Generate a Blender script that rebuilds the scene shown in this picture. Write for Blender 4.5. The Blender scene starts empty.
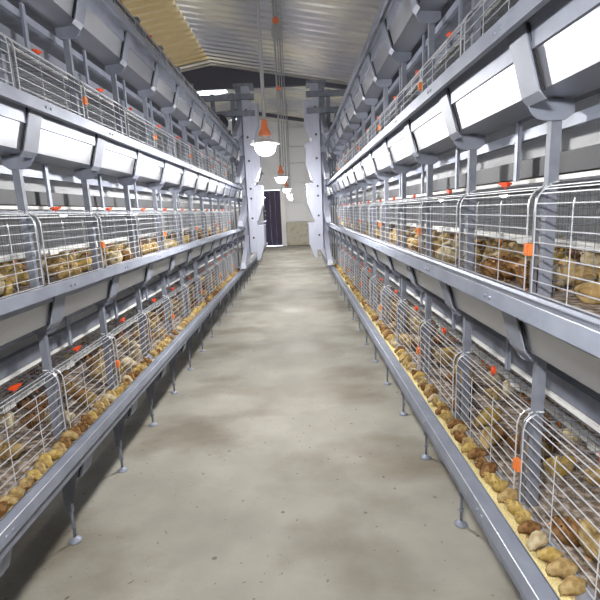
import bpy, math, random
from mathutils import Vector, Matrix
random.seed(7)
S = bpy.context.scene
COL = S.collection
PI = math.pi

# ------------------------------------------------------------------ materials
def mat(name, color, rough=.5, metal=0., noise=None, bump=None, emit=None, spec=None, transl=0., coat=0.):
    m = bpy.data.materials.new(name); m.use_nodes = True
    nt = m.node_tree; N = nt.nodes; L = nt.links
    b = N['Principled BSDF']
    b.inputs['Base Color'].default_value = (*color, 1)
    b.inputs['Roughness'].default_value = rough
    b.inputs['Metallic'].default_value = metal
    if spec is not None: b.inputs['Specular IOR Level'].default_value = spec
    tc = N.new('ShaderNodeTexCoord')
    if noise:
        c2, sc, lo, hi = noise[:4]
        n = N.new('ShaderNodeTexNoise'); n.inputs['Scale'].default_value = sc; n.inputs['Detail'].default_value = 5
        L.new(tc.outputs['Object'], n.inputs['Vector'])
        r = N.new('ShaderNodeValToRGB')
        r.color_ramp.elements[0].position = lo; r.color_ramp.elements[0].color = (*color, 1)
        r.color_ramp.elements[1].position = hi; r.color_ramp.elements[1].color = (*c2, 1)
        L.new(n.outputs['Fac'], r.inputs['Fac']); L.new(r.outputs['Color'], b.inputs['Base Color'])
    if bump:
        sc, st, dist = bump
        n2 = N.new('ShaderNodeTexNoise'); n2.inputs['Scale'].default_value = sc; n2.inputs['Detail'].default_value = 4
        L.new(tc.outputs['Object'], n2.inputs['Vector'])
        bp = N.new('ShaderNodeBump'); bp.inputs['Strength'].default_value = st; bp.inputs['Distance'].default_value = dist
        L.new(n2.outputs['Fac'], bp.inputs['Height']); L.new(bp.outputs['Normal'], b.inputs['Normal'])
    if emit:
        b.inputs['Emission Color'].default_value = (*emit[0], 1); b.inputs['Emission Strength'].default_value = emit[1]
    if transl:
        t = N.new('ShaderNodeBsdfTranslucent'); t.inputs['Color'].default_value = (*color, 1)
        mx = N.new('ShaderNodeMixShader'); mx.inputs['Fac'].default_value = transl
        out = N['Material Output']
        L.new(b.outputs[0], mx.inputs[1]); L.new(t.outputs[0], mx.inputs[2]); L.new(mx.outputs[0], out.inputs['Surface'])
    return m

M = {}
M['galv'] = mat('galvanised_steel', (.27,.295,.37), .50, .2, noise=((.34,.37,.45), 9, .35, .7))
M['apron'] = mat('galvanised_sheet', (.44,.45,.49), .36, .88, noise=((.49,.50,.535), 4, .3, .75))
M['flange'] = mat('galvanised_bracket', (.23,.25,.315), .55, .1, noise=((.29,.315,.385), 9, .35, .7))
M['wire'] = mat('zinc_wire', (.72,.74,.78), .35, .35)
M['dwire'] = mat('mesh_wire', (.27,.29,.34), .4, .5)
M['shade_bolt'] = mat('recess_shade_and_bolt_steel', (.05,.052,.06), .6, .1)  # dark bolts; also recess shade painted on one side channel
M['post'] = mat('post_steel', (.20,.215,.265), .58, .1, noise=((.27,.29,.345), 14, .35, .7))
M['black'] = mat('seam_shade', (.02,.02,.025), .7)
M['white'] = mat('white_pvc', (.82,.82,.80), .35)
M['belt'] = mat('white_polypropylene', (.85,.86,.88), .45, transl=.6)
M['red'] = mat('red_orange_plastic', (.85,.09,.02), .4)
M['orange'] = mat('orange_plastic', (.80,.22,.05), .45)
M['lampor'] = mat('orange_lamp_socket', (.90,.25,.10), .5)
M['cord'] = mat('cord_grey', (.42,.43,.44), .5)
M['feed'] = mat('feed_mash', (.72,.58,.22), .95, noise=((.90,.80,.48), 260, .35, .65), bump=(300, .9, .004), spec=.1)
M['litter'] = mat('cage_floor_litter', (.20,.15,.11), .95, noise=((.52,.44,.38), 38, .42, .62), bump=(60, .8, .01), spec=.1)
M['cart'] = mat('painted_cart_steel', (.50,.52,.62), .45, .3)
M['bulb'] = mat('lit_bulb', (1,1,1), .3, emit=((1,.985,.96), 820))
M['bulb2'] = mat('lit_fill_bulb', (1,1,1), .3, emit=((1,.985,.96), 12))  # dim bulb shown on the added fill lamps
M['strip'] = mat('dark_curtain', (.045,.03,.075), .6)
M['endw'] = mat('end_wall_panel', (.82,.82,.84), .6, noise=((.88,.88,.89), 2, .3, .7))
M['pad'] = mat('quilted_white_panel', (.84,.84,.85), .5)
M['padlow'] = mat('beige_boards', (.56,.53,.43), .7, noise=((.40,.34,.22), 6, .5, .75))
M['beam'] = mat('roof_beam_steel', (.10,.10,.13), .6, .2)
M['wallside'] = mat('side_wall_panel', (.45,.46,.48), .7)
M['skyl'] = mat('skylight_sheet', (.95,.95,.95), .5, transl=.95)
M['yel'] = mat('yellowed_translucent_sheet', (.66,.56,.36), .5, transl=.22)
FUR = {'tan': ((.30,.20,.085),(.50,.37,.18)), 'golden': ((.40,.27,.08),(.58,.43,.17)),
       'brown': ((.14,.07,.028),(.32,.18,.08)), 'pale': ((.44,.35,.21),(.62,.53,.36))}
for k,(a,b_) in FUR.items():
    M['fur_'+k] = mat('down_'+k, a, .95, noise=(b_, 42, .42, .58), bump=(420, .7, .003), spec=.05)
M['beak'] = mat('beak_horn', (.62,.36,.18), .5)
M['eye'] = mat('eye_black', (.01,.01,.01), .15)

# roof material: bare sheet, blended by broad noise into a paler warm tone
def roof_mat():
    m = bpy.data.materials.new('corrugated_roof_sheet'); m.use_nodes = True
    N = m.node_tree.nodes; L = m.node_tree.links; b = N['Principled BSDF']
    b.inputs['Roughness'].default_value = .38; b.inputs['Metallic'].default_value = .7
    tc = N.new('ShaderNodeTexCoord')
    n = N.new('ShaderNodeTexNoise'); n.inputs['Scale'].default_value = .55; n.inputs['Detail'].default_value = 3
    L.new(tc.outputs['Object'], n.inputs['Vector'])
    r = N.new('ShaderNodeValToRGB'); e = r.color_ramp.elements
    e[0].position = .42; e[0].color = (.48,.48,.52,1); e[1].position = .66; e[1].color = (.74,.70,.60,1)
    L.new(n.outputs['Fac'], r.inputs['Fac']); L.new(r.outputs['Color'], b.inputs['Base Color'])
    return m
M['roof'] = roof_mat()

def floor_mat():
    m = bpy.data.materials.new('concrete_floor'); m.use_nodes = True
    N = m.node_tree.nodes; L = m.node_tree.links; b = N['Principled BSDF']
    tc = N.new('ShaderNodeTexCoord')
    def noise(scale, det, mp=None):
        n = N.new('ShaderNodeTexNoise'); n.inputs['Scale'].default_value = scale; n.inputs['Detail'].default_value = det
        if mp:
            q = N.new('ShaderNodeMapping'); q.inputs['Scale'].default_value = mp; q.inputs['Location'].default_value = (3.1,.7,0)
            L.new(tc.outputs['Object'], q.inputs['Vector']); L.new(q.outputs[0], n.inputs['Vector'])
        else: L.new(tc.outputs['Object'], n.inputs['Vector'])
        return n
    def ramp(n, a, b2, c, d):
        r = N.new('ShaderNodeValToRGB'); e = r.color_ramp.elements
        e[0].position = a; e[0].color = (*c,1); e[1].position = b2; e[1].color = (*d,1)
        L.new(n.outputs['Fac'], r.inputs['Fac']); return r
    base = ramp(noise(2.2, 8), .3, .7, (.29,.272,.232), (.40,.382,.33))
    bands = ramp(noise(1.3, 5, (.8, 1.15, 1)), .36, .52, (.60,.56,.50), (1,1,1))
    specks = ramp(noise(26, 2), .27, .31, (.35,.33,.3), (1,1,1))
    mx = N.new('ShaderNodeMix'); mx.data_type = 'RGBA'; mx.blend_type = 'MULTIPLY'; mx.inputs[0].default_value = 1
    L.new(base.outputs[0], mx.inputs[6]); L.new(bands.outputs[0], mx.inputs[7])
    m2 = N.new('ShaderNodeMix'); m2.data_type = 'RGBA'; m2.blend_type = 'MULTIPLY'; m2.inputs[0].default_value = .8
    L.new(mx.outputs[2], m2.inputs[6]); L.new(specks.outputs[0], m2.inputs[7])
    L.new(m2.outputs[2], b.inputs['Base Color'])
    rr = ramp(noise(1.3, 5, (.8, 1.15, 1)), .36, .55, (.5,)*3, (.75,)*3)
    b.inputs['Specular IOR Level'].default_value=.35
    L.new(rr.outputs[0], b.inputs['Roughness'])
    bp = N.new('ShaderNodeBump'); bp.inputs['Strength'].default_value = .25; bp.inputs['Distance'].default_value = .01
    L.new(noise(40, 5).outputs['Fac'], bp.inputs['Height']); L.new(bp.outputs[0], b.inputs['Normal'])
    return m
M['floor'] = floor_mat()

# ------------------------------------------------------------------ mesh builder
class MB:
    def __init__(s): s.v=[]; s.f=[]; s.m=[]; s.sm=[]
    def add(s, vs, fs, mi=0, smooth=False):
        o=len(s.v); s.v+= [tuple(p) for p in vs]
        for f in fs: s.f.append([o+i for i in f]); s.m.append(mi); s.sm.append(smooth)
    def box(s, a, b, mi=0):
        x0,x1=sorted((a[0],b[0])); y0,y1=sorted((a[1],b[1])); z0,z1=sorted((a[2],b[2]))
        s.add([(x0,y0,z0),(x1,y0,z0),(x1,y1,z0),(x0,y1,z0),(x0,y0,z1),(x1,y0,z1),(x1,y1,z1),(x0,y1,z1)],
              [(0,3,2,1),(4,5,6,7),(0,1,5,4),(1,2,6,5),(2,3,7,6),(3,0,4,7)], mi)
    def tube(s, pts, r, n=4, mi=0, smooth=None, caps=True, sx=1.):
        pts=[Vector(p) for p in pts]; rs=r if isinstance(r,(list,tuple)) else [r]*len(pts)
        if smooth is None: smooth = n>5
        vs=[]; fs=[]; prev=None
        for i,p in enumerate(pts):
            t=(pts[min(i+1,len(pts)-1)]-pts[max(i-1,0)]).normalized()
            if prev is None:
                ref=Vector((0,0,1)) if abs(t.z)<.9 else Vector((1,0,0))
                u=t.cross(ref).normalized()
            else:
                u=(prev-t*prev.dot(t)).normalized()
            prev=u; w=t.cross(u)
            for k in range(n):
                a=2*PI*(k+.5)/n
                vs.append(p+u*math.cos(a)*rs[i]*sx+w*math.sin(a)*rs[i])
        for i in range(len(pts)-1):
            for k in range(n):
                a=i*n+k; b=i*n+(k+1)%n
                fs.append((a,b,b+n,a+n))
        if caps:
            fs.append(tuple(range(n-1,-1,-1))); fs.append(tuple((len(pts)-1)*n+k for k in range(n)))
        s.add(vs,fs,mi,smooth)
    def prism(s, poly, axis, a, b, mi=0):
        # poly: 2D points in the plane across axis; 'y': (x,z); 'x': (y,z)
        n=len(poly)
        def P(q,t): return (q[0],t,q[1]) if axis=='y' else (t,q[0],q[1])
        vs=[P(q,a) for q in poly]+[P(q,b) for q in poly]
        fs=[tuple(range(n)),tuple(range(2*n-1,n-1,-1))]+[(i,i+n,(i+1)%n+n,(i+1)%n) for i in range(n)]
        s.add(vs,fs,mi)
    def sheet(s, prof, y0, y1, th, mi=0):
        # open profile (x,z) thickened by th and extruded along y
        n=len(prof); off=[]
        for i in range(n):
            p0=Vector(prof[max(i-1,0)]); p1=Vector(prof[min(i+1,n-1)]); t=(p1-p0).normalized()
            off.append((prof[i][0]-t.y*th, prof[i][1]+t.x*th))
        s.prism(list(prof)+off[::-1],'y',y0,y1,mi)
    def lathe(s, prof, c=(0,0,0), n=16, mi=0, smooth=True):
        vs=[]; fs=[]
        for r,z in prof:
            for k in range(n):
                a=2*PI*k/n; vs.append((c[0]+r*math.cos(a),c[1]+r*math.sin(a),c[2]+z))
        for i in range(len(prof)-1):
            for k in range(n):
                a=i*n+k; b=i*n+(k+1)%n; fs.append((a,b,b+n,a+n))
        fs.append(tuple(range(n-1,-1,-1))); fs.append(tuple((len(prof)-1)*n+k for k in range(n)))
        s.add(vs,fs,mi,smooth)
    def ball(s, c, r, n=8, mi=0):
        rx,ry,rz = r if isinstance(r,tuple) else (r,r,r)
        h=n//2+1; vs=[(c[0],c[1],c[2]-rz)]; fs=[]
        for i in range(1,h):
            ph=-PI/2+PI*i/h
            for k in range(n):
                a=2*PI*k/n; vs.append((c[0]+rx*math.cos(ph)*math.cos(a),c[1]+ry*math.cos(ph)*math.sin(a),c[2]+rz*math.sin(ph)))
        vs.append((c[0],c[1],c[2]+rz)); T=len(vs)-1
        for k in range(n):
            fs.append((0,1+(k+1)%n,1+k)); fs.append((T,T-n+k,T-n+(k+1)%n))
        for i in range(h-2):
            for k in range(n):
                a=1+i*n+k; b=1+i*n+(k+1)%n; fs.append((a,b,b+n,a+n))
        s.add(vs,fs,mi,True)
    def mesh(s, name, mats):
        me=bpy.data.meshes.new(name); me.from_pydata(s.v,[],s.f)
        for m in (mats if isinstance(mats,(list,tuple)) else [mats]): me.materials.append(m)
        me.polygons.foreach_set('material_index', s.m); me.polygons.foreach_set('use_smooth', s.sm)
        me.update(); return me

def link(name, me, parent=None, loc=None, rot=None):
    o=bpy.data.objects.new(name, me); COL.objects.link(o)
    if parent: o.parent=parent
    if loc is not None: o.location=loc
    if rot is not None: o.rotation_euler=rot
    return o
def tag(o, label, cat, group=None, kind=None):
    o['label']=label; o['category']=cat
    if group: o['group']=group
    if kind: o['kind']=kind
    return o
def struct(name, me, loc=None):
    o=link(name, me, None, loc); o['kind']='structure'; return o

ORD=['first','second','third','fourth','fifth','sixth','seventh','eighth','ninth','tenth','eleventh','twelfth',
     'thirteenth','fourteenth','fifteenth','sixteenth','seventeenth','eighteenth','nineteenth','twentieth',
     'twenty-first','twenty-second','twenty-third','twenty-fourth','twenty-fifth']
TIER=['lowest','second-lowest','third-lowest','topmost']

# ------------------------------------------------------------------ layout (metres; floor z=0, aisle along +Y)
H=1.54
SP=.6163; Y0=.742                       # first post ahead of the camera, bay length
NP=23                                 # posts
YE=Y0+SP*(NP-1)+.1
ZL=[H-.941+.7*i for i in range(4)]    # rim heights
LIP={1:.54,-1:.956}
SIDE={1:'right',-1:'left'}
def X(sg,e): return sg*(LIP[sg]+e)
POFF={1:1,-1:2}; BOFF={1:0,-1:1}       # what lies beside the camera, out of the picture
CART_Y=8.55
NB=12                                 # cage bays shown
DX=.15                                # cage front behind the rim
# ------------------------------------------------------------------ camera
F=457.1; VX,VY,RL=296.85,210.8,.043
fc=Vector(((VX-300)/F,(300-VY)/F,-1)).normalized()
uc=Vector((-RL,1,0)); uc=(uc-fc*uc.dot(fc)).normalized()
xc=fc.cross(uc)
R=Matrix((xc,fc,uc)).transposed()     # world -> camera
cam=bpy.data.cameras.new('camera'); co=bpy.data.objects.new('camera',cam); COL.objects.link(co)
cam.sensor_width=36; cam.sensor_fit='HORIZONTAL'; cam.lens=F/600*36; cam.clip_start=.02
co.matrix_world=Matrix.Translation((0,0,H)) @ R.transposed().to_4x4()
S.camera=co
def project(p):
    c=R@(Vector(p)-Vector((0,0,H)))
    if c.z>-.05: return None
    return 300+F*c.x/-c.z, 300-F*c.y/-c.z, -c.z
def seen(p, mg=25):
    q=project(p)
    return q is not None and -mg<q[0]<600+mg and -mg<q[1]<600+mg

# ------------------------------------------------------------------ setting
XL,XR,YB,YF=-7.6,7.2,-6.,21.
b=MB(); b.add([(XL,YB,0),(XR,YB,0),(XR,YF,0),(XL,YF,0),(XL,YB,-.1),(XR,YB,-.1),(XR,YF,-.1),(XL,YF,-.1)],
              [(0,1,2,3),(7,6,5,4),(0,4,5,1),(1,5,6,2),(2,6,7,3),(3,7,4,0)])
struct('floor', b.mesh('floor',M['floor']))
RX,RZ,SL=-2.2,H+4.08,.175
def rz(x): return RZ-abs(x-RX)*SL
def roof_strip(x0,x1,y0,y1,m,pitch=.30,dep=.10):
    b=MB(); n=max(1,int(round((y1-y0)/pitch))); pitch=(y1-y0)/n; prof=[]
    for i in range(n):
        y=y0+i*pitch; prof+=[(y,0),(y+pitch*.35,0),(y+pitch*.5,dep),(y+pitch*.85,dep)]
    prof.append((y0+n*pitch,0)); vs=[]
    for (y,h) in prof: vs.append((x0,y,rz(x0)+h)); vs.append((x1,y,rz(x1)+h))
    k=len(vs)
    vs+=[(v[0],v[1],v[2]+.004) for v in vs]
    fs=[]
    for i in range(len(prof)-1):
        a=2*i; fs.append((a,a+2,a+3,a+1)); fs.append((k+a,k+a+1,k+a+3,k+a+2))
    b.add(vs,fs); return b.mesh('roof_sheet',m)
struct('ceiling', roof_strip(RX,XR,YB,YF,M['roof']))
# left slope, with the translucent sheet and a skylight let in
def lroof(x0,x1,y0,y1,m=None): return roof_strip(x0,x1,y0,y1,m or M['roof'])
struct('ceiling', lroof(XL,-3.45,YB,YF)); struct('ceiling', lroof(-3.45,RX,YB,8.5)); struct('ceiling', lroof(-3.45,RX,13.25,15.9))
struct('ceiling', lroof(-3.45,RX,16.8,YF-.0))
struct('window_1', lroof(-3.45,RX,8.5,13.25,M['yel']))
struct('window_2', lroof(-3.45,RX,15.9,16.8,M['skyl']))
# rafters (trusses) across the building
def rafter(y,h,name):
    b=MB()
    for s,xe in ((-1,XL),(1,XR)):
        p=[(RX,RZ-.03),(RX,RZ-.03-h),(xe,rz(xe)-.03-h),(xe,rz(xe)-.03)]
        if h>.3:
            zb=RZ-.64; xk=RX+s*.50/SL
            p=[(RX,RZ-.03),(RX,zb),(xk,zb),(xe,rz(xe)-.14),(xe,rz(xe)-.03)]
        b.prism(p,'y',y,y+.12)
    # gusset at the ridge
    
    struct(name,b.mesh('rafter',M['beam']))
rafter(13.7,.36,'trim_1'); rafter(6.2,.2,'trim_2'); rafter(19.2,.12,'trim_3')
# end wall with doorway
DX0,DX1,DZ=-1.56,-.72,2.5
b=MB()
b.box((XL,YF,0),(DX0,YF+.12,RZ-.1)); b.box((DX1,YF,0),(XR,YF+.12,RZ-.1)); b.box((DX0,YF,DZ),(DX1,YF+.12,RZ-.1))
struct('wall_back', b.mesh('end_wall',M['endw']))
b=MB(); b.box((XL-.1,YB,0),(XL,YF,rz(XL)+.1)); struct('wall_left', b.mesh('wall',M['wallside']))
b=MB(); b.box((XR,YB,0),(XR+.1,YF,rz(XR)+.1)); struct('wall_right', b.mesh('wall',M['wallside']))
b=MB(); b.box((XL,YB-.1,0),(XR,YB,RZ)); struct('wall_front', b.mesh('wall',M['wallside']))
# doorway: dark curtain hanging in a pale frame
d=link('door_1',None,None,((DX0+DX1)/2,YF,0)); d['kind']='structure'
b=MB()
n=7; w=(DX1-DX0)/n
for i in range(n):
    x=-(DX1-DX0)/2+i*w
    b.prism([(x,.03),(x+w*.5,-.03),(x+w,.03),(x+w*.5,.0)] if False else [(x,0.02),(x+w,0.02),(x+w,DZ-.02),(x,DZ-.02)],'y',.02+.035*(i%2),.045+.035*(i%2))
link('curtain',b.mesh('curtain',M['strip']),d)
b=MB()
for x in (-(DX1-DX0)/2-.06,(DX1-DX0)/2): b.box((x,-.05,0),(x+.10,.0,DZ+.1))
b.box((-(DX1-DX0)/2,-.05,DZ),((DX1-DX0)/2,0,DZ+.1))
link('door_frame',b.mesh('door_frame',M['white']),d)
# tall segmented white panel right of the doorway
t=link('insulated_panel',None,None,(-.02,YF-.17,0))
tag(t,'tall white segmented insulated panel on the end wall right of the dark doorway','panel')
def pad(z0,z1,m,nm):
    b=MB(); x0,x1=-.48,.50
    b.box((x0,.05,z0+.01),(x1,.15,z1-.01))
    b.prism([(x0+.03,z0+.04),(x1-.03,z0+.04),(x1-.03,z1-.04),(x0+.03,z1-.04)],'y',.02,.06)
    link(nm,b.mesh(nm,m),t)
for z0,z1 in ((1.05,1.9),(1.9,2.75),(2.75,3.6),(3.6,4.3),(4.3,5.1)): pad(z0,z1,M['pad'],'panel_segment')
pad(.0,1.05,M['padlow'],'bottom_boards')
b=MB(); b.box((-.6,-.0,0),(-.5,.16,5.1)); link('side_post',b.mesh('side_post',M['white']),t)

# ------------------------------------------------------------------ battery rows
def bays(): return range(NB)
def trough_parts(sg):
    y0,y1=-.55,YE-Y0+.05
    q=lambda pr:[(sg*e,z) for e,z in pr]
    b=MB(); b.sheet(q([(.014,-.044),(.0,-.044),(.0,-.002),(.055,-.016),(.060,-.03)]),y0,y1,sg*.002)
    b.tube([(sg*.001,y0,-.001),(sg*.001,y1,-.001)],.0020,6,1)  # pale bead paints the bright highlight along the rim edge
    for k in range(NP):
        for dy in (-.05,-.085):
            y=k*SP+dy; b.tube([(sg*.004,y,-.024),(-sg*.005,y,-.024)],.0055,6)
    rim=b.mesh('rim',[M['galv'],M['wire']])
    b=MB()
    b.sheet(q([(.056,-.010),(.105,-.180),(.24,-.186)]),y0,y1,sg*.002)
    apron=b.mesh('apron',M['apron'])
    b=MB(); b.sheet(q([(.060,-.028),(.068,-.085),(.125,-.09),(.135,-.045),(.142,-.035),(.17,-.04)]),y0,y1,sg*.002)
    inner=b.mesh('trough_liner',M['galv'])
    return rim,apron,inner
TP={sg:trough_parts(sg) for sg in (1,-1)}
for sg in (1,-1):
    for i in range(4):
        t=link('feed_trough',None,None,(X(sg,0),Y0,ZL[i]))
        tag(t,f'{TIER[i]} grey galvanised feed trough running along the {SIDE[sg]} row of cages','feed trough')
        link('rim',TP[sg][0],t); link('apron',TP[sg][1],t); link('trough_liner',TP[sg][2],t)
        if i==0:
            b=MB(); b.sheet([(sg*.034,-.088),(sg*.014,-.088),(sg*.014,-.046),(sg*.034,-.046)],-.55,YE-Y0+.05,sg*.002); link('edge_beam',b.mesh('edge_beam',M['post']),t)

# posts with brackets and a levelling foot
def post_parts(sg):
    hook=[]
    b=MB(); x0,x1=sg*.182,sg*.212; zb,zt=.17-ZL[0],ZL[3]-ZL[0]+.33
    b.box((x0,-.012,zb),(x0+sg*.003,.008,zt)); b.box((x0,-.014,zb),(x1,-.011,zt)); b.box((x0,.008,zb),(x1,.010,zt))
    b.box((x0,-.02,zt-.02),(x1,.04,zt))
    for z in [zz+dz for zz in (0,.7,1.4,2.1) for dz in (-.09,-.14)]:
        b.tube([(sg*.197,-.012,z),(sg*.197,-.024,z)],.006,6)
    post=b.mesh('post',M['post'])
    b=MB()
    # web: plate across the aisle direction hugging the apron, rounded below
    arc=[(.112+.05*(1-math.cos(a)),-.195-.048*math.sin(a)) for a in [i*PI/2/6 for i in range(7)]]
    poly=[(.052,-.03),(.102,-.185)]+arc+[(.215,-.243),(.24,-.225),(.24,-.19),(.108,-.182),(.06,-.02)]
    b.prism([(sg*e,z) for e,z in poly],'y',-.022,-.017)
    # flange over the apron
    fl=[(.044,-.022),(.092,-.184),(.110,-.205)]
    b.prism([(sg*e,z) for e,z in fl]+[(sg*(e+.004),z+.002) for e,z in fl[::-1]],'y',-.112,-.019)
    b.prism([(sg*e,z) for e,z in [(.052,-.025),(.101,-.184),(.107,-.184),(.058,-.025)]],'y',-.117,-.115,1)  # dark strip paints the shadowed slit beside the flange
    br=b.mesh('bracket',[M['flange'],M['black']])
    b=MB(); zf=-ZL[0]
    b.tube([(sg*.197,.008,zf+.02),(sg*.197,.008,zf+.24)],.007,8)
    b.tube([(sg*.197,.008,zf+.155),(sg*.197,.008,zf+.172)],.014,6,smooth=False); b.tube([(sg*.197,.008,zf+.075),(sg*.197,.008,zf+.088)],.013,6,smooth=False)
    foot=b.mesh('levelling_foot',M['post'])
    b=MB(); b.lathe([(.031,0),(.031,.005),(.018,.012),(.010,.022)],(sg*.197,.008,zf),14); disc=b.mesh('foot_disc',M['galv'])
    b=MB(); b.prism([(sg*.12,-.19),(sg*.18,-.19),(sg*.18,-.38),(sg*.168,-.38)],'y',-.016,-.012); gus=b.mesh('gusset',M['post'])
    return post,br,foot,disc,gus
PP={sg:post_parts(sg) for sg in (1,-1)}
for sg in (1,-1):
    n=0
    for k in range(NP):
        y=Y0+k*SP
        t=link('upright_post',None,None,(X(sg,0),y,ZL[0]))
        vis=NP
        tag(t,f'{ORD[k-POFF[sg]]} grey steel upright in view from the near end of the {SIDE[sg]} row' if k>=POFF[sg] else f'grey steel upright at the near end of the {SIDE[sg]} row, beside the camera','post','uprights of the cage rows')
        post,br,foot,disc,gus=PP[sg]
        link('post',post,t)
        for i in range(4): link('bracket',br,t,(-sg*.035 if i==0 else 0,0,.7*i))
        f=link('levelling_foot',foot,t); link('foot_disc',disc,f); link('gusset',gus,t)

# manure belts with rail and straps under tiers
def belt_parts(sg):
    y0,y1=-.5,YE-Y0
    b=MB(); b.box((sg*.29,y0,.372),(sg*1.00,y1,.384)); belt=b.mesh('belt',M['belt'])
    b=MB(); b.box((sg*.325,y0,.386),(sg*.329,y1,.53)); side=b.mesh('side_panel',M['belt'])
    b=MB(); b.sheet([(sg*e,z) for e,z in [(.31,.322),(.28,.322),(.28,.382),(.31,.382)]],y0,y1,sg*.003); chan=b.mesh('side_channel',M['post']); chan_shade=b.mesh('side_channel',M['shade_bolt'])
    b=MB(); b.box((sg*.272,y0,.300),(sg*.284,y1,.314)); edge=b.mesh('edge_strip',M['white'])
    b=MB(); b.sheet([(sg*e,z) for e,z in [(.27,.445),(.25,.445),(.25,.475),(.27,.475)]],y0,y1,sg*.003); rail=b.mesh('support_rail',M['galv'])
    b=MB(); b.box((sg*.236,-.012,.31),(sg*.240,.012,.51)); b.box((sg*.236,-.012,.31),(sg*.248,-.009,.51)); b.box((sg*.236,.009,.31),(sg*.248,.012,.51)); strap=b.mesh('hanger_strap',M['galv'])
    return belt,side,rail,strap,chan,edge,chan_shade
BP={sg:belt_parts(sg) for sg in (1,-1)}
for sg in (1,-1):
    for i in range(3):
        t=link('manure_belt',None,None,(X(sg,0),Y0,ZL[i]))
        tag(t,f'white manure belt with grey rail above the {TIER[i]} {SIDE[sg]} cages','manure belt')
        link('belt',BP[sg][0],t); link('support_rail',BP[sg][2],t); lc=link('side_channel',BP[sg][4] if i!=1 else BP[sg][6],t); link('edge_strip',BP[sg][5],t)  # middle gap: recess shade put into the channel's darker colour
        if i==1: link('side_panel',BP[sg][1],t)
        for k in range(NP-1): link('hanger_strap',BP[sg][3],t,(0,(k+.5)*SP,0))

# cages
def cage_parts(sg):
    L=SP; g=.022
    prof=[(.15,-.03),(.15,.225),(.153,.244),(.160,.260),(.172,.272),(.186,.280)]
    V=lambda e,y,z:(sg*e,y,z)
    b=MB(); r=.0020
    zs=[-.028+.0375*j for j in range(7)]
    for z in zs+[.232]:
        e=.15
        b.tube([V(e,g,z),V(e,L-g,z)],r if z!=zs[0] else r*1.3)
    for e,z in prof[3:]: b.tube([V(e,g,z),V(e,L-g,z)],r)
    for j,y in enumerate((g,L*.34,L*.67,L-g)):
        rr=.0023 if j in (0,3) else .0015
        b.tube([V(e-.003,y,z) for e,z in (prof if j in (0,3) else prof[:3])],rr)
    door=b.mesh('door',M['wire'])
    b=MB(); b.tube([V(.205,-.01,.292),V(.185,.012,.284),V(.178,.03,.268)],.003,6); hinge=b.mesh('hinge_hook',M['wire'])
    # partition at the far end of the bay
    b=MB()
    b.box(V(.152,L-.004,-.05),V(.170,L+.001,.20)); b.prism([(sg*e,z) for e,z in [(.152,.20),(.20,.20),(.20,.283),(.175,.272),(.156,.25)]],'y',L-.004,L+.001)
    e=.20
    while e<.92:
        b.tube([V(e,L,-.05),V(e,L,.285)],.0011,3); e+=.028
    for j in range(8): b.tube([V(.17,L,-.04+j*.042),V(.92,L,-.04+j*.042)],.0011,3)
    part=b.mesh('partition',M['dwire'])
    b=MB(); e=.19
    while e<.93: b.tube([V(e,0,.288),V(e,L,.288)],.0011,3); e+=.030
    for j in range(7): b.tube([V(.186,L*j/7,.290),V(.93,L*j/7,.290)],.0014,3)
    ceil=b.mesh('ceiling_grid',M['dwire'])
    b=MB(); y=0.
    while y<L: b.tube([V(.93,y,-.05),V(.93,y,.29)],.0012,3); y+=.026
    for j in range(6): b.tube([V(.93,0,-.02+j*.058),V(.93,L,-.02+j*.058)],.0012,3)
    back=b.mesh('back_grid',M['wire'])
    b=MB(); nx,ny=10,9; vs=[];fs=[]
    rnd=random.Random(3)
    for jy in range(ny+1):
        for jx in range(nx+1):
            z=-.052+rnd.uniform(0,.008)
            vs.append(V(.168+.76*jx/nx,L*jy/ny,z))
    for jy in range(ny):
        for jx in range(nx):
            a=jy*(nx+1)+jx; fs.append((a,a+1,a+nx+2,a+nx+1))
    b.add(vs,fs); b.box(V(.168,0,-.062),V(.93,L,-.054),1); flo=b.mesh('floor_mat',[M['litter'],M['post']])
    b=MB()   # winged red clip
    b.box((-.010,-.014,-.010),(.010,.014,.010)); b.prism([(-.032,.004),(-.012,.010),(-.012,-.004),(-.028,-.002)],'x',-.006,.006)
    b.prism([(.014,.010),(.034,.012),(.038,.004),(.014,-.006)],'x',-.006,.006); b.tube([(0,0,-.008),(0,.003,-.026)],.005,6)
    clip=b.mesh('clip',M['red'])
    b=MB(); b.box((-.009,-.014,-.018),(.009,.014,.018)); b.box((-.012,-.006,-.012),(.012,.006,.012)); latch=b.mesh('latch',M['orange'])
    return door,hinge,part,ceil,back,flo,clip,latch
CP={sg:cage_parts(sg) for sg in (1,-1)}
proto={}
for sg in (1,-1):
    door,hinge,part,ceil,back,flo,clip,latch=CP[sg]
    for i in range(4):
        for k in bays():
            y=Y0+k*SP
            t=link('chick_cage',None,None,(X(sg,0),y,ZL[i]))
            tag(t,f'galvanised wire chick cage, {SIDE[sg]} row, {TIER[i]} tier, {ORD[k-BOFF[sg]]} bay from the near end' if k>=BOFF[sg] else f'galvanised wire chick cage of the {SIDE[sg]} row, {TIER[i]} tier, beside the camera','cage','wire cages in the battery rows')
            dd=link('door',door,t)
            link('hinge_hook',hinge,dd); link('hinge_hook',hinge,dd,(0,SP-.02,0))
            c=link('clip',clip,dd,(sg*.195,SP*.5+random.uniform(-.06,.06),.30),(0,0,random.uniform(-.5,.5))); c.scale=(.82,)*3; 
            c['label']='small red plastic clip'
            if k%2==(0 if sg<0 else 0) :
                l=link('latch',latch,dd,(sg*.142,SP-.005,.10 if i!=2 else .16)); l['label']='orange plastic latch'
            link('partition',part,t); link('ceiling_grid',ceil,t); link('back_grid',back,t); link('floor_mat',flo,t)

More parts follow.
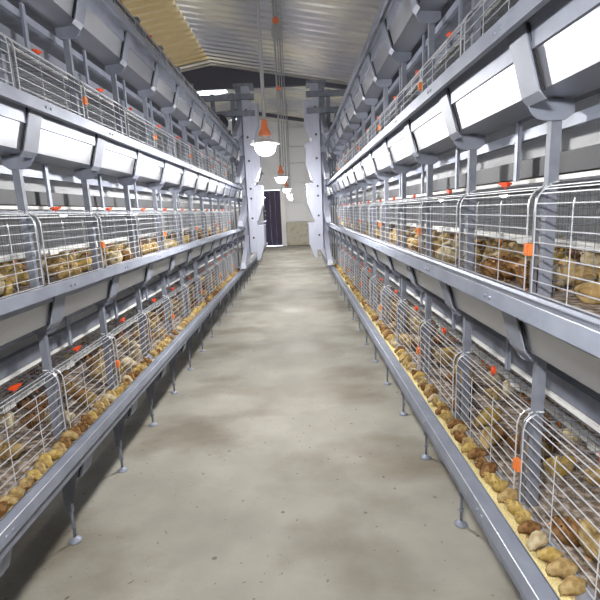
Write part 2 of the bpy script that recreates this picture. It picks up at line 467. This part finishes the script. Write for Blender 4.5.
# water pipes
for sg in (1,-1):
    for i in range(3):
        t=link('water_pipe',None,None,(X(sg,.50),Y0,ZL[i]+.065))
        tag(t,f'white plastic drinker pipe inside the {TIER[i]} {SIDE[sg]} cages','pipe')
        b=MB(); b.tube([(0,-.5,0),(0,NB*SP,0)],.0115,8); b.box((-.012,-.5,.010),(.012,NB*SP,.022)); link('pipe',b.mesh('pipe',M['white']),t)
        b=MB(); b.box((-.018,-.05,-.016),(.018,.05,.020)); hs=b.mesh('pipe_saddle',M['white'])
        b=MB(); b.tube([(0,0,-.01),(0,0,-.035)],.005,6); nip=b.mesh('nipple',M['orange'])
        for k in range(NB):
            link('pipe_saddle',hs,t,(0,k*SP+.12,0)); link('nipple',nip,t,(0,k*SP+.38,0))

# feed
def feed(sg,i,y0,y1,e0,e1,name,label):
    b=MB(); ny=int((y1-y0)/.02); nx=5; vs=[]; fs=[]; rnd=random.Random(5+sg)
    for j in range(ny+1):
        y=y0+(y1-y0)*j/ny
        for k in range(nx+1):
            e=e0+(e1-e0)*k/nx
            h=-.062+.006*math.sin(y*9+sg)*math.cos(y*23+k)+rnd.uniform(-.002,.002)-(0 if 0<k<nx else .006)
            vs.append((sg*e,y,h))
    for j in range(ny):
        for k in range(nx):
            a=j*(nx+1)+k; fs.append((a,a+1,a+nx+2,a+nx+1))
    b.add(vs,fs,0,True); o=link(name,b.mesh('feed',M['feed']),None,(X(sg,0),0,ZL[i]))
    tag(o,label,'feed',None,'stuff')
for sg in (1,-1):
    feed(sg,0,.3,YE,.060,.132,'feed_mash',f'yellow crumbly feed lying in the lowest {SIDE[sg]} trough')
    b=MB(); rnd=random.Random(9+sg)
    for k in range(14):
        y=.9+k*.43+rnd.uniform(-.1,.1); b.ball((sg*rnd.uniform(.075,.10),y,-.086),(rnd.uniform(.010,.018),rnd.uniform(.012,.03),.006),8)
    o=link('feed_mash',b.mesh('feed',M['feed']),None,(X(sg,0),0,ZL[1])); tag(o,f'scattered yellow feed crumbs in the second-lowest {SIDE[sg]} trough','feed',None,'stuff')

# ------------------------------------------------------------------ chicks
POSE={
 'standing':[(-.046,.047,.004),(-.036,.044,.014),(-.018,.039,.0245),(.002,.037,.0275),(.018,.041,.0235),(.025,.053,.0175),(.028,.063,.0170),(.036,.068,.0135),(.045,.066,.005)],
 'pecking':[(-.046,.056,.004),(-.036,.051,.015),(-.018,.043,.0255),(.002,.037,.0275),(.018,.032,.0225),(.029,.026,.0165),(.037,.020,.0165),(.042,.012,.012),(.044,.005,.005)],
 'resting':[(-.046,.034,.004),(-.036,.030,.016),(-.018,.026,.0265),(.002,.026,.0285),(.018,.031,.023),(.024,.041,.0175),(.029,.048,.0170),(.037,.050,.0135),(.046,.048,.005)]}
def spine_mb(pose,n,mi=0):
    b=MB(); pts=POSE[pose]
    if n<8: pts=[pts[i] for i in (0,2,3,4,6,8)]
    b.tube([(0,y,z) for y,z,r in pts],[r for y,z,r in pts],n,mi,smooth=True,sx=.95)
    return b
for _k in POSE: POSE[_k]=[(y*.88,z,r_*(1.10 if 1<i_<7 else 1.)) for i_,(y,z,r_) in enumerate(POSE[_k])]
def head_of(pose): y,z,r=POSE[pose][6]; y2,z2,_=POSE[pose][8]; return Vector((0,y,z)),r,Vector((0,y2,z2))
CK={}
def chick_kind(pose,col):
    if (pose,col) in CK: return CK[pose,col]
    fur=M['fur_'+col]; d={}
    d['body']=spine_mb(pose,12).mesh('body',fur)
    h,r,tip=head_of(pose); dr=(tip-h).normalized()
    b=MB(); b.tube([tip-dr*.003,tip+dr*.003,tip+dr*.008],[.0042,.0032,.0006],6); d['beak']=b.mesh('beak',M['beak'])
    up=Vector((1,0,0)).cross(dr)
    for s in (-1,1):
        b=MB(); c=h+dr*.004+up*.004+Vector((s*.0145,0,0)); b.ball(tuple(c),.0024,6); d['eye',s]=b.mesh('eye',M['eye'])
        b=MB(); b.ball((s*.024,-.010,.038 if pose!='resting' else .028),(.006,.020,.013),8); d['wing',s]=b.mesh('wing',fur)
        if pose!='resting':
            b=MB(); b.tube([(s*.010,0,.02),(s*.011,.003,.003)],.0018,5)
            for a in (-.5,0,.5): b.tube([(s*.011,.003,.002),(s*.011+math.sin(a)*.013,.003+math.cos(a)*.013,.0015)],.0012,4)
            d['leg',s]=b.mesh('leg',M['beak'])
    b=spine_mb(pose,8); c=MB
    b.tube([tip-dr*.003,tip+dr*.007],[.004,.0006],5,1)
    for s in (-1,1):
        cc=h+dr*.004+up*.004+Vector((s*.0145,0,0)); b.ball(tuple(cc),.0024,4,2)
        b.ball((s*.024,-.010,.038 if pose!='resting' else .028),(.006,.020,.013),6)
    d['small']=b.mesh('chick',[fur,M['beak'],M['eye']])
    CK[pose,col]=d; return d
cols=['tan','golden','brown','pale']
chicks=[]   # (dist, pos, rot, pose, col, scale, side, tier, where, bay)
rnd=random.Random(21)
for sg in (1,-1):
    y=.95; 
    while y<CART_Y-.45:
        gap = rnd.random()<.05
        if not gap:
            e=.127+rnd.uniform(-.007,.007); p=(X(sg,e),y,ZL[0]-.060)
            face=(PI/2 if sg>0 else -PI/2)+rnd.uniform(-.6,.6)
            pose='pecking' if rnd.random()<.6 else ('standing' if rnd.random()<.25 else 'resting')
            col=rnd.choices(cols,[5,3,4,1])[0]
            if seen(p,8): chicks.append([p,face,pose,col,rnd.uniform(.70,.86),sg,0,'trough',min(int((y-Y0)/SP),NP)])
        y+=rnd.uniform(.047,.058)+(.05 if gap else 0)
    for i in (0,1):
        for k in range(NB-1):
            pts=[]
            n=24 if i==1 else 16
            tries=0
            while len(pts)<n and tries<400:
                tries+=1
                e=.205+.62*rnd.random()**1.35; yy=rnd.uniform(.05,SP-.05)
                if all((e-a)**2+(yy-c)**2>.060**2 for a,c in pts): pts.append((e,yy))
            for e,yy in pts:
                p=(X(sg,e),Y0+k*SP+yy,ZL[i]-.047)
                pose=rnd.choices(['standing','resting','pecking'],[5,3,2])[0]
                col=rnd.choices(cols,[5,2,3,3] if i==1 else [4,1,4,2])[0]
                if seen(p,10): chicks.append([p,rnd.uniform(0,2*PI),pose,col,rnd.uniform(1.1,1.4),sg,i,'cage',k])
def dist(c): return (Vector(c[0])-Vector((0,0,H))).length*(.75 if c[7]=='trough' else 1)
chicks.sort(key=dist)
CN={'tan':'tan','golden':'golden yellow','brown':'rusty brown','pale':'pale cream'}
VB={'standing':'standing','pecking':'pecking','resting':'crouching'}
cnt={}
for j,c in enumerate(chicks[:300]):
    p,rot,pose,col,sc,sg,i,where,k=c
    d=chick_kind(pose,col)
    key=(sg,i,where,k if where=='cage' else -1); cnt[key]=cnt.get(key,0)+1
    if where=='trough':
        key2=(sg,max(k,POFF[sg]-1),'t'); cnt[key2]=cnt.get(key2,0)+1
        lab=f'{CN[col]} chick {VB[pose]} in {SIDE[sg]} trough, {ORD[cnt[key2]-1]} chick '+(f'beyond the {ORD[k-POFF[sg]]} upright' if k>=POFF[sg] else 'before the first upright')
        grp=f'chicks feeding in the {SIDE[sg]} trough'
    else:
        lab=f'{CN[col]} chick {VB[pose]} in {SIDE[sg]} {"lower" if i==0 else "upper"} cage, {ORD[max(k-BOFF[sg],0)]} bay, {ORD[min(cnt[key]-1,24)]} nearest'
        grp=f'chicks in the {TIER[i]} {SIDE[sg]} cages'
    if j<90:
        t=link('chick',None,None,p,(0,0,rot)); t.scale=(sc,)*3
        link('body',d['body'],t); link('beak',d['beak'],t)
        for s in (-1,1):
            link('eye',d['eye',s],t); link('wing',d['wing',s],t)
            if pose!='resting': link('leg',d['leg',s],t)
    else:
        t=link('chick',d['small'],None,p,(0,0,rot)); t.scale=(sc,)*3
    tag(t,lab,'chick',grp)
b=MB()
for c in chicks[300:]:
    p,rot,pose,col,sc,sg,i,where,k=c
    q=spine_mb(pose,6); ca,sa=math.cos(rot),math.sin(rot)
    b.add([(p[0]+sc*(x*ca-y*sa),p[1]+sc*(x*sa+y*ca),p[2]+sc*z) for x,y,z in q.v],q.f,cols.index(col),True)
o=link('chick_flock',b.mesh('chick_flock',[M['fur_'+c] for c in cols])); tag(o,'crowd of small tan chicks in the far cages and troughs of both rows','chicks',None,'stuff')

# ------------------------------------------------------------------ hanging lamps
LX=-.205; LZ=H+.47
def lamp_parts(top):
    out={}
    b=MB(); b.tube([(0,0,.19),(0,0,top-.3)],.011,6); b.tube([(.014,0,top-.3),(.012,0,.16)],.004,4); 
    b.tube([(0,0,.19),(0,0,.10)],[.012,.018],8); out['cord']=b.mesh('cord',M['cord'])
    b=MB(); b.lathe([(.012,.175),(.02,.16),(.028,.11),(.042,.085),(.044,.066),(.036,.060)],(0,0,0),16); out['socket']=b.mesh('socket',M['lampor'])
    b=MB(); b.lathe([(.034,.062),(.036,.04),(.070,.026),(.108,.012),(.108,.006),(.062,.004)],(0,0,0),20); out['housing']=b.mesh('housing',M['white'])
    b=MB(); b.lathe([(.015,-.074),(.036,-.068),(.054,-.056),(.066,-.038),(.072,-.018),(.072,.0),(.02,.002)],(0,0,0),20); out['bulb']=b.mesh('bulb',M['bulb'])
    return out
LP=lamp_parts(rz(LX)-LZ+.3)
fill_bulb=LP['bulb'].copy(); fill_bulb.materials[0]=M['bulb2']
lampY=[.1,3.42,6.75,10.3,13.8,17.2,-3.]
for n,y in enumerate(lampY):
    t=link('hanging_lamp',None,None,(LX,y,LZ))
    lab={1:'lit white bulb lamp with orange socket hanging nearest over the aisle',2:'lit lamp with orange socket on the cord with a pulley, second over the aisle',
         3:'lit hanging lamp, third along the aisle, seen against the end wall',4:'lit hanging lamp, fourth along the aisle, near the row ends',
         5:'lit hanging lamp farthest along the aisle before the doorway'}.get(n,'lit hanging lamp overhead behind the camera' if n==6 else 'lit hanging lamp directly overhead at the camera')
    tag(t,lab,'lamp','lamps hanging over the aisle')
    for kx in ('cord','socket','housing','bulb'): link(kx,LP[kx],t)
# fittings on the second lamp's suspension cord
def fitting(z,scl,label):
    t=link('cord_pulley',None,None,(LX+.03,6.70,H+z)); t.scale=(scl,)*3; tag(t,label,'pulley','fittings on the lamp cords')
    b=MB(); b.lathe([(.012,.18),(.05,.14),(.05,.10),(.03,.085)],(0,0,0),10); link('orange_cap',b.mesh('cap',M['lampor']),t)
    b=MB(); b.ball((0,0,-.02),(.075,.05,.115),14); link('pulley_body',b.mesh('pulley_body',M['cord']),t)
fitting(2.38,.95,'grey oval pulley with orange cap high on the lamp cord')
fitting(1.58,.6,'small grey fitting with orange cap halfway down the lamp cord')
b=MB(); b.tube([(0,0,0),(0,0,rz(LX)-LZ-.2)],.008,5); b.tube([(.07,0,0),(.06,0,2.3)],.006,5)
o=link('suspension_wire',b.mesh('suspension_wire',M['cord']),None,(LX+.04,6.78,LZ+.15)); tag(o,'pair of grey suspension wires beside the second lamp cord','wire')

# unseen fill lamps added behind the rows to brighten the gap panels
for x in (3.55,-4.0):
    for y in (1.2,4.6,8.,11.5):
        t=link('hanging_lamp',None,None,(x,y,H+.15)); tag(t,'added fill lamp, unseen behind the cages','lamp','added fill lamps behind the cages')
        b=MB()
        link('bulb',fill_bulb,t)
        for kx in ('socket','cord'): link(kx,LP[kx],t)
        L=bpy.data.lights.new('fill_light','POINT'); L.energy=20; L.shadow_soft_size=.06; L.color=(.93,.96,1)
        link('fill_light',L,t,(0,0,-.12))

for x in (3.9,-4.4):  # unseen high fill lamps added to light the roof
    for y in (2.6,9.6,17.):
        t=link('hanging_lamp',None,None,(x,y,H+1.75)); tag(t,'added fill lamp, unseen, high beyond the row to light the roof','lamp','added high fill lamps for the roof')
        link('bulb',fill_bulb,t)
        for kx in ('socket','cord'): 
            o=link(kx,LP[kx],t)
            if kx=='cord': o.scale=(1,1,.32)
        L=bpy.data.lights.new('fill_light','POINT'); L.energy=55; L.shadow_soft_size=.06; L.color=(1,.98,.95)
        link('fill_light',L,t,(0,0,-.12))

# ------------------------------------------------------------------ travelling feed carts
def cart(sg):
    cx=-.208
    def W(u): return cx+sg*u     # u: distance from the aisle's middle
    t=link('feed_cart',None,None,(W(.65),CART_Y,H-.75))
    tag(t,f'tall pale steel travelling feed hopper tower straddling the {SIDE[sg]} row end','feed cart')
    ox,oz=W(.65),H-.75
    def P(u,z): return (W(u)-ox, H+z-oz)
    lip=abs(X(sg,0)-cx)
    b=MB()
    b.prism([P(.53,-.72),P(.67,-.72),P(.67,2.16),P(.53,2.16)],'y',-.12,.12)
    b.prism([P(.67,-.72),P(.78,-.68),P(.78,2.1),P(.67,2.1)],'y',.0,.10,1)
    for z in (-.45,-.1,.25,.42,.9,1.3,1.75): 
        for u in (.60,): 
            x,zz=P(u,z); b.tube([(x,-.12,zz),(x,-.135,zz)],.020,8,2,smooth=False)
    link('column',b.mesh('column',[M['cart'],M['galv'],M['shade_bolt']]),t)
    for i in range(4):
        zl=-.941+.7*i
        b=MB()
        # funnel: inner vertical plate, slanting below towards the trough
        b.prism([P(.41,zl+.70),P(.41,zl+.36),P(.50,zl+.10),P(.56,zl+.06),P(.56,zl+.70)],'y',-.09,.30)
        b.prism([P(.40,zl+.72),P(.40,zl+.69),P(.56,zl+.69),P(.56,zl+.72)],'y',-.11,.32)
        link('hopper',b.mesh('hopper',M['cart']),t)
        b=MB()
        xa,z0=P(lip-.06,zl); xb,_=P(lip+.015,zl)
        b.prism([(-.0,z0+.55),(-.0,z0+.22),(-.82,z0+.015),(-.95,z0+.03),(-.88,z0+.12),(-.35,z0+.36)],'x',min(xa,xb),max(xa,xb))
        link('chute',b.mesh('chute',M['cart']),t)
    b=MB()
    for z in (1.92,1.65): b.prism([P(.45,z),P(1.9,z),P(1.9,z+.09),P(.45,z+.09)],'y',-.16,-.09)
    for u in (.80,1.15,1.85): b.prism([P(u,1.2),P(u+.07,1.2),P(u+.07,2.05),P(u,2.05)],'y',-.05,.02)
    b.prism([P(.46,2.14),P(.80,2.14),P(.80,2.18),P(.46,2.18)],'y',-.16,.2)
    link('head_frame',b.mesh('head_frame',M['post']),t)
    b=MB(); x,z=P(1.05,1.55); b.tube([(x,-.25,z),(x,-.1,z)],.13,16); link('drive_motor',b.mesh('drive_motor',M['beam']),t)
for sg in (1,-1): cart(sg)

# top rail with cable above each row
for sg in (1,-1):
    y0,y1=.2,YE
    b=MB(); x=X(sg,.31)
    b.box((x,y0,ZL[3]+.34),(x+sg*.05,y1,ZL[3]+.38)); b.box((x,y0,ZL[3]+.42),(x+sg*.02,y1,ZL[3]+.44))
    y=y0+.1
    while y<y1: b.box((x,y,ZL[3]+.38),(x+sg*.02,y+.03,ZL[3]+.42)); y+=.34
    o=link('cart_rail',b.mesh('cart_rail',M['post']),None); tag(o,f'long dark steel rail along the top of the {SIDE[sg]} row','rail')

# ------------------------------------------------------------------ world and view
w=bpy.data.worlds.new('world'); S.world=w; w.use_nodes=True
w.node_tree.nodes['Background'].inputs[0].default_value=(.80,.88,1,1); w.node_tree.nodes['Background'].inputs[1].default_value=6.
vs=S.view_settings; vs.view_transform='Standard'; vs.look='None'; vs.gamma=1; vs.exposure=0; vs.use_curve_mapping=False
S.cycles.max_bounces=6; S.cycles.use_denoising=True
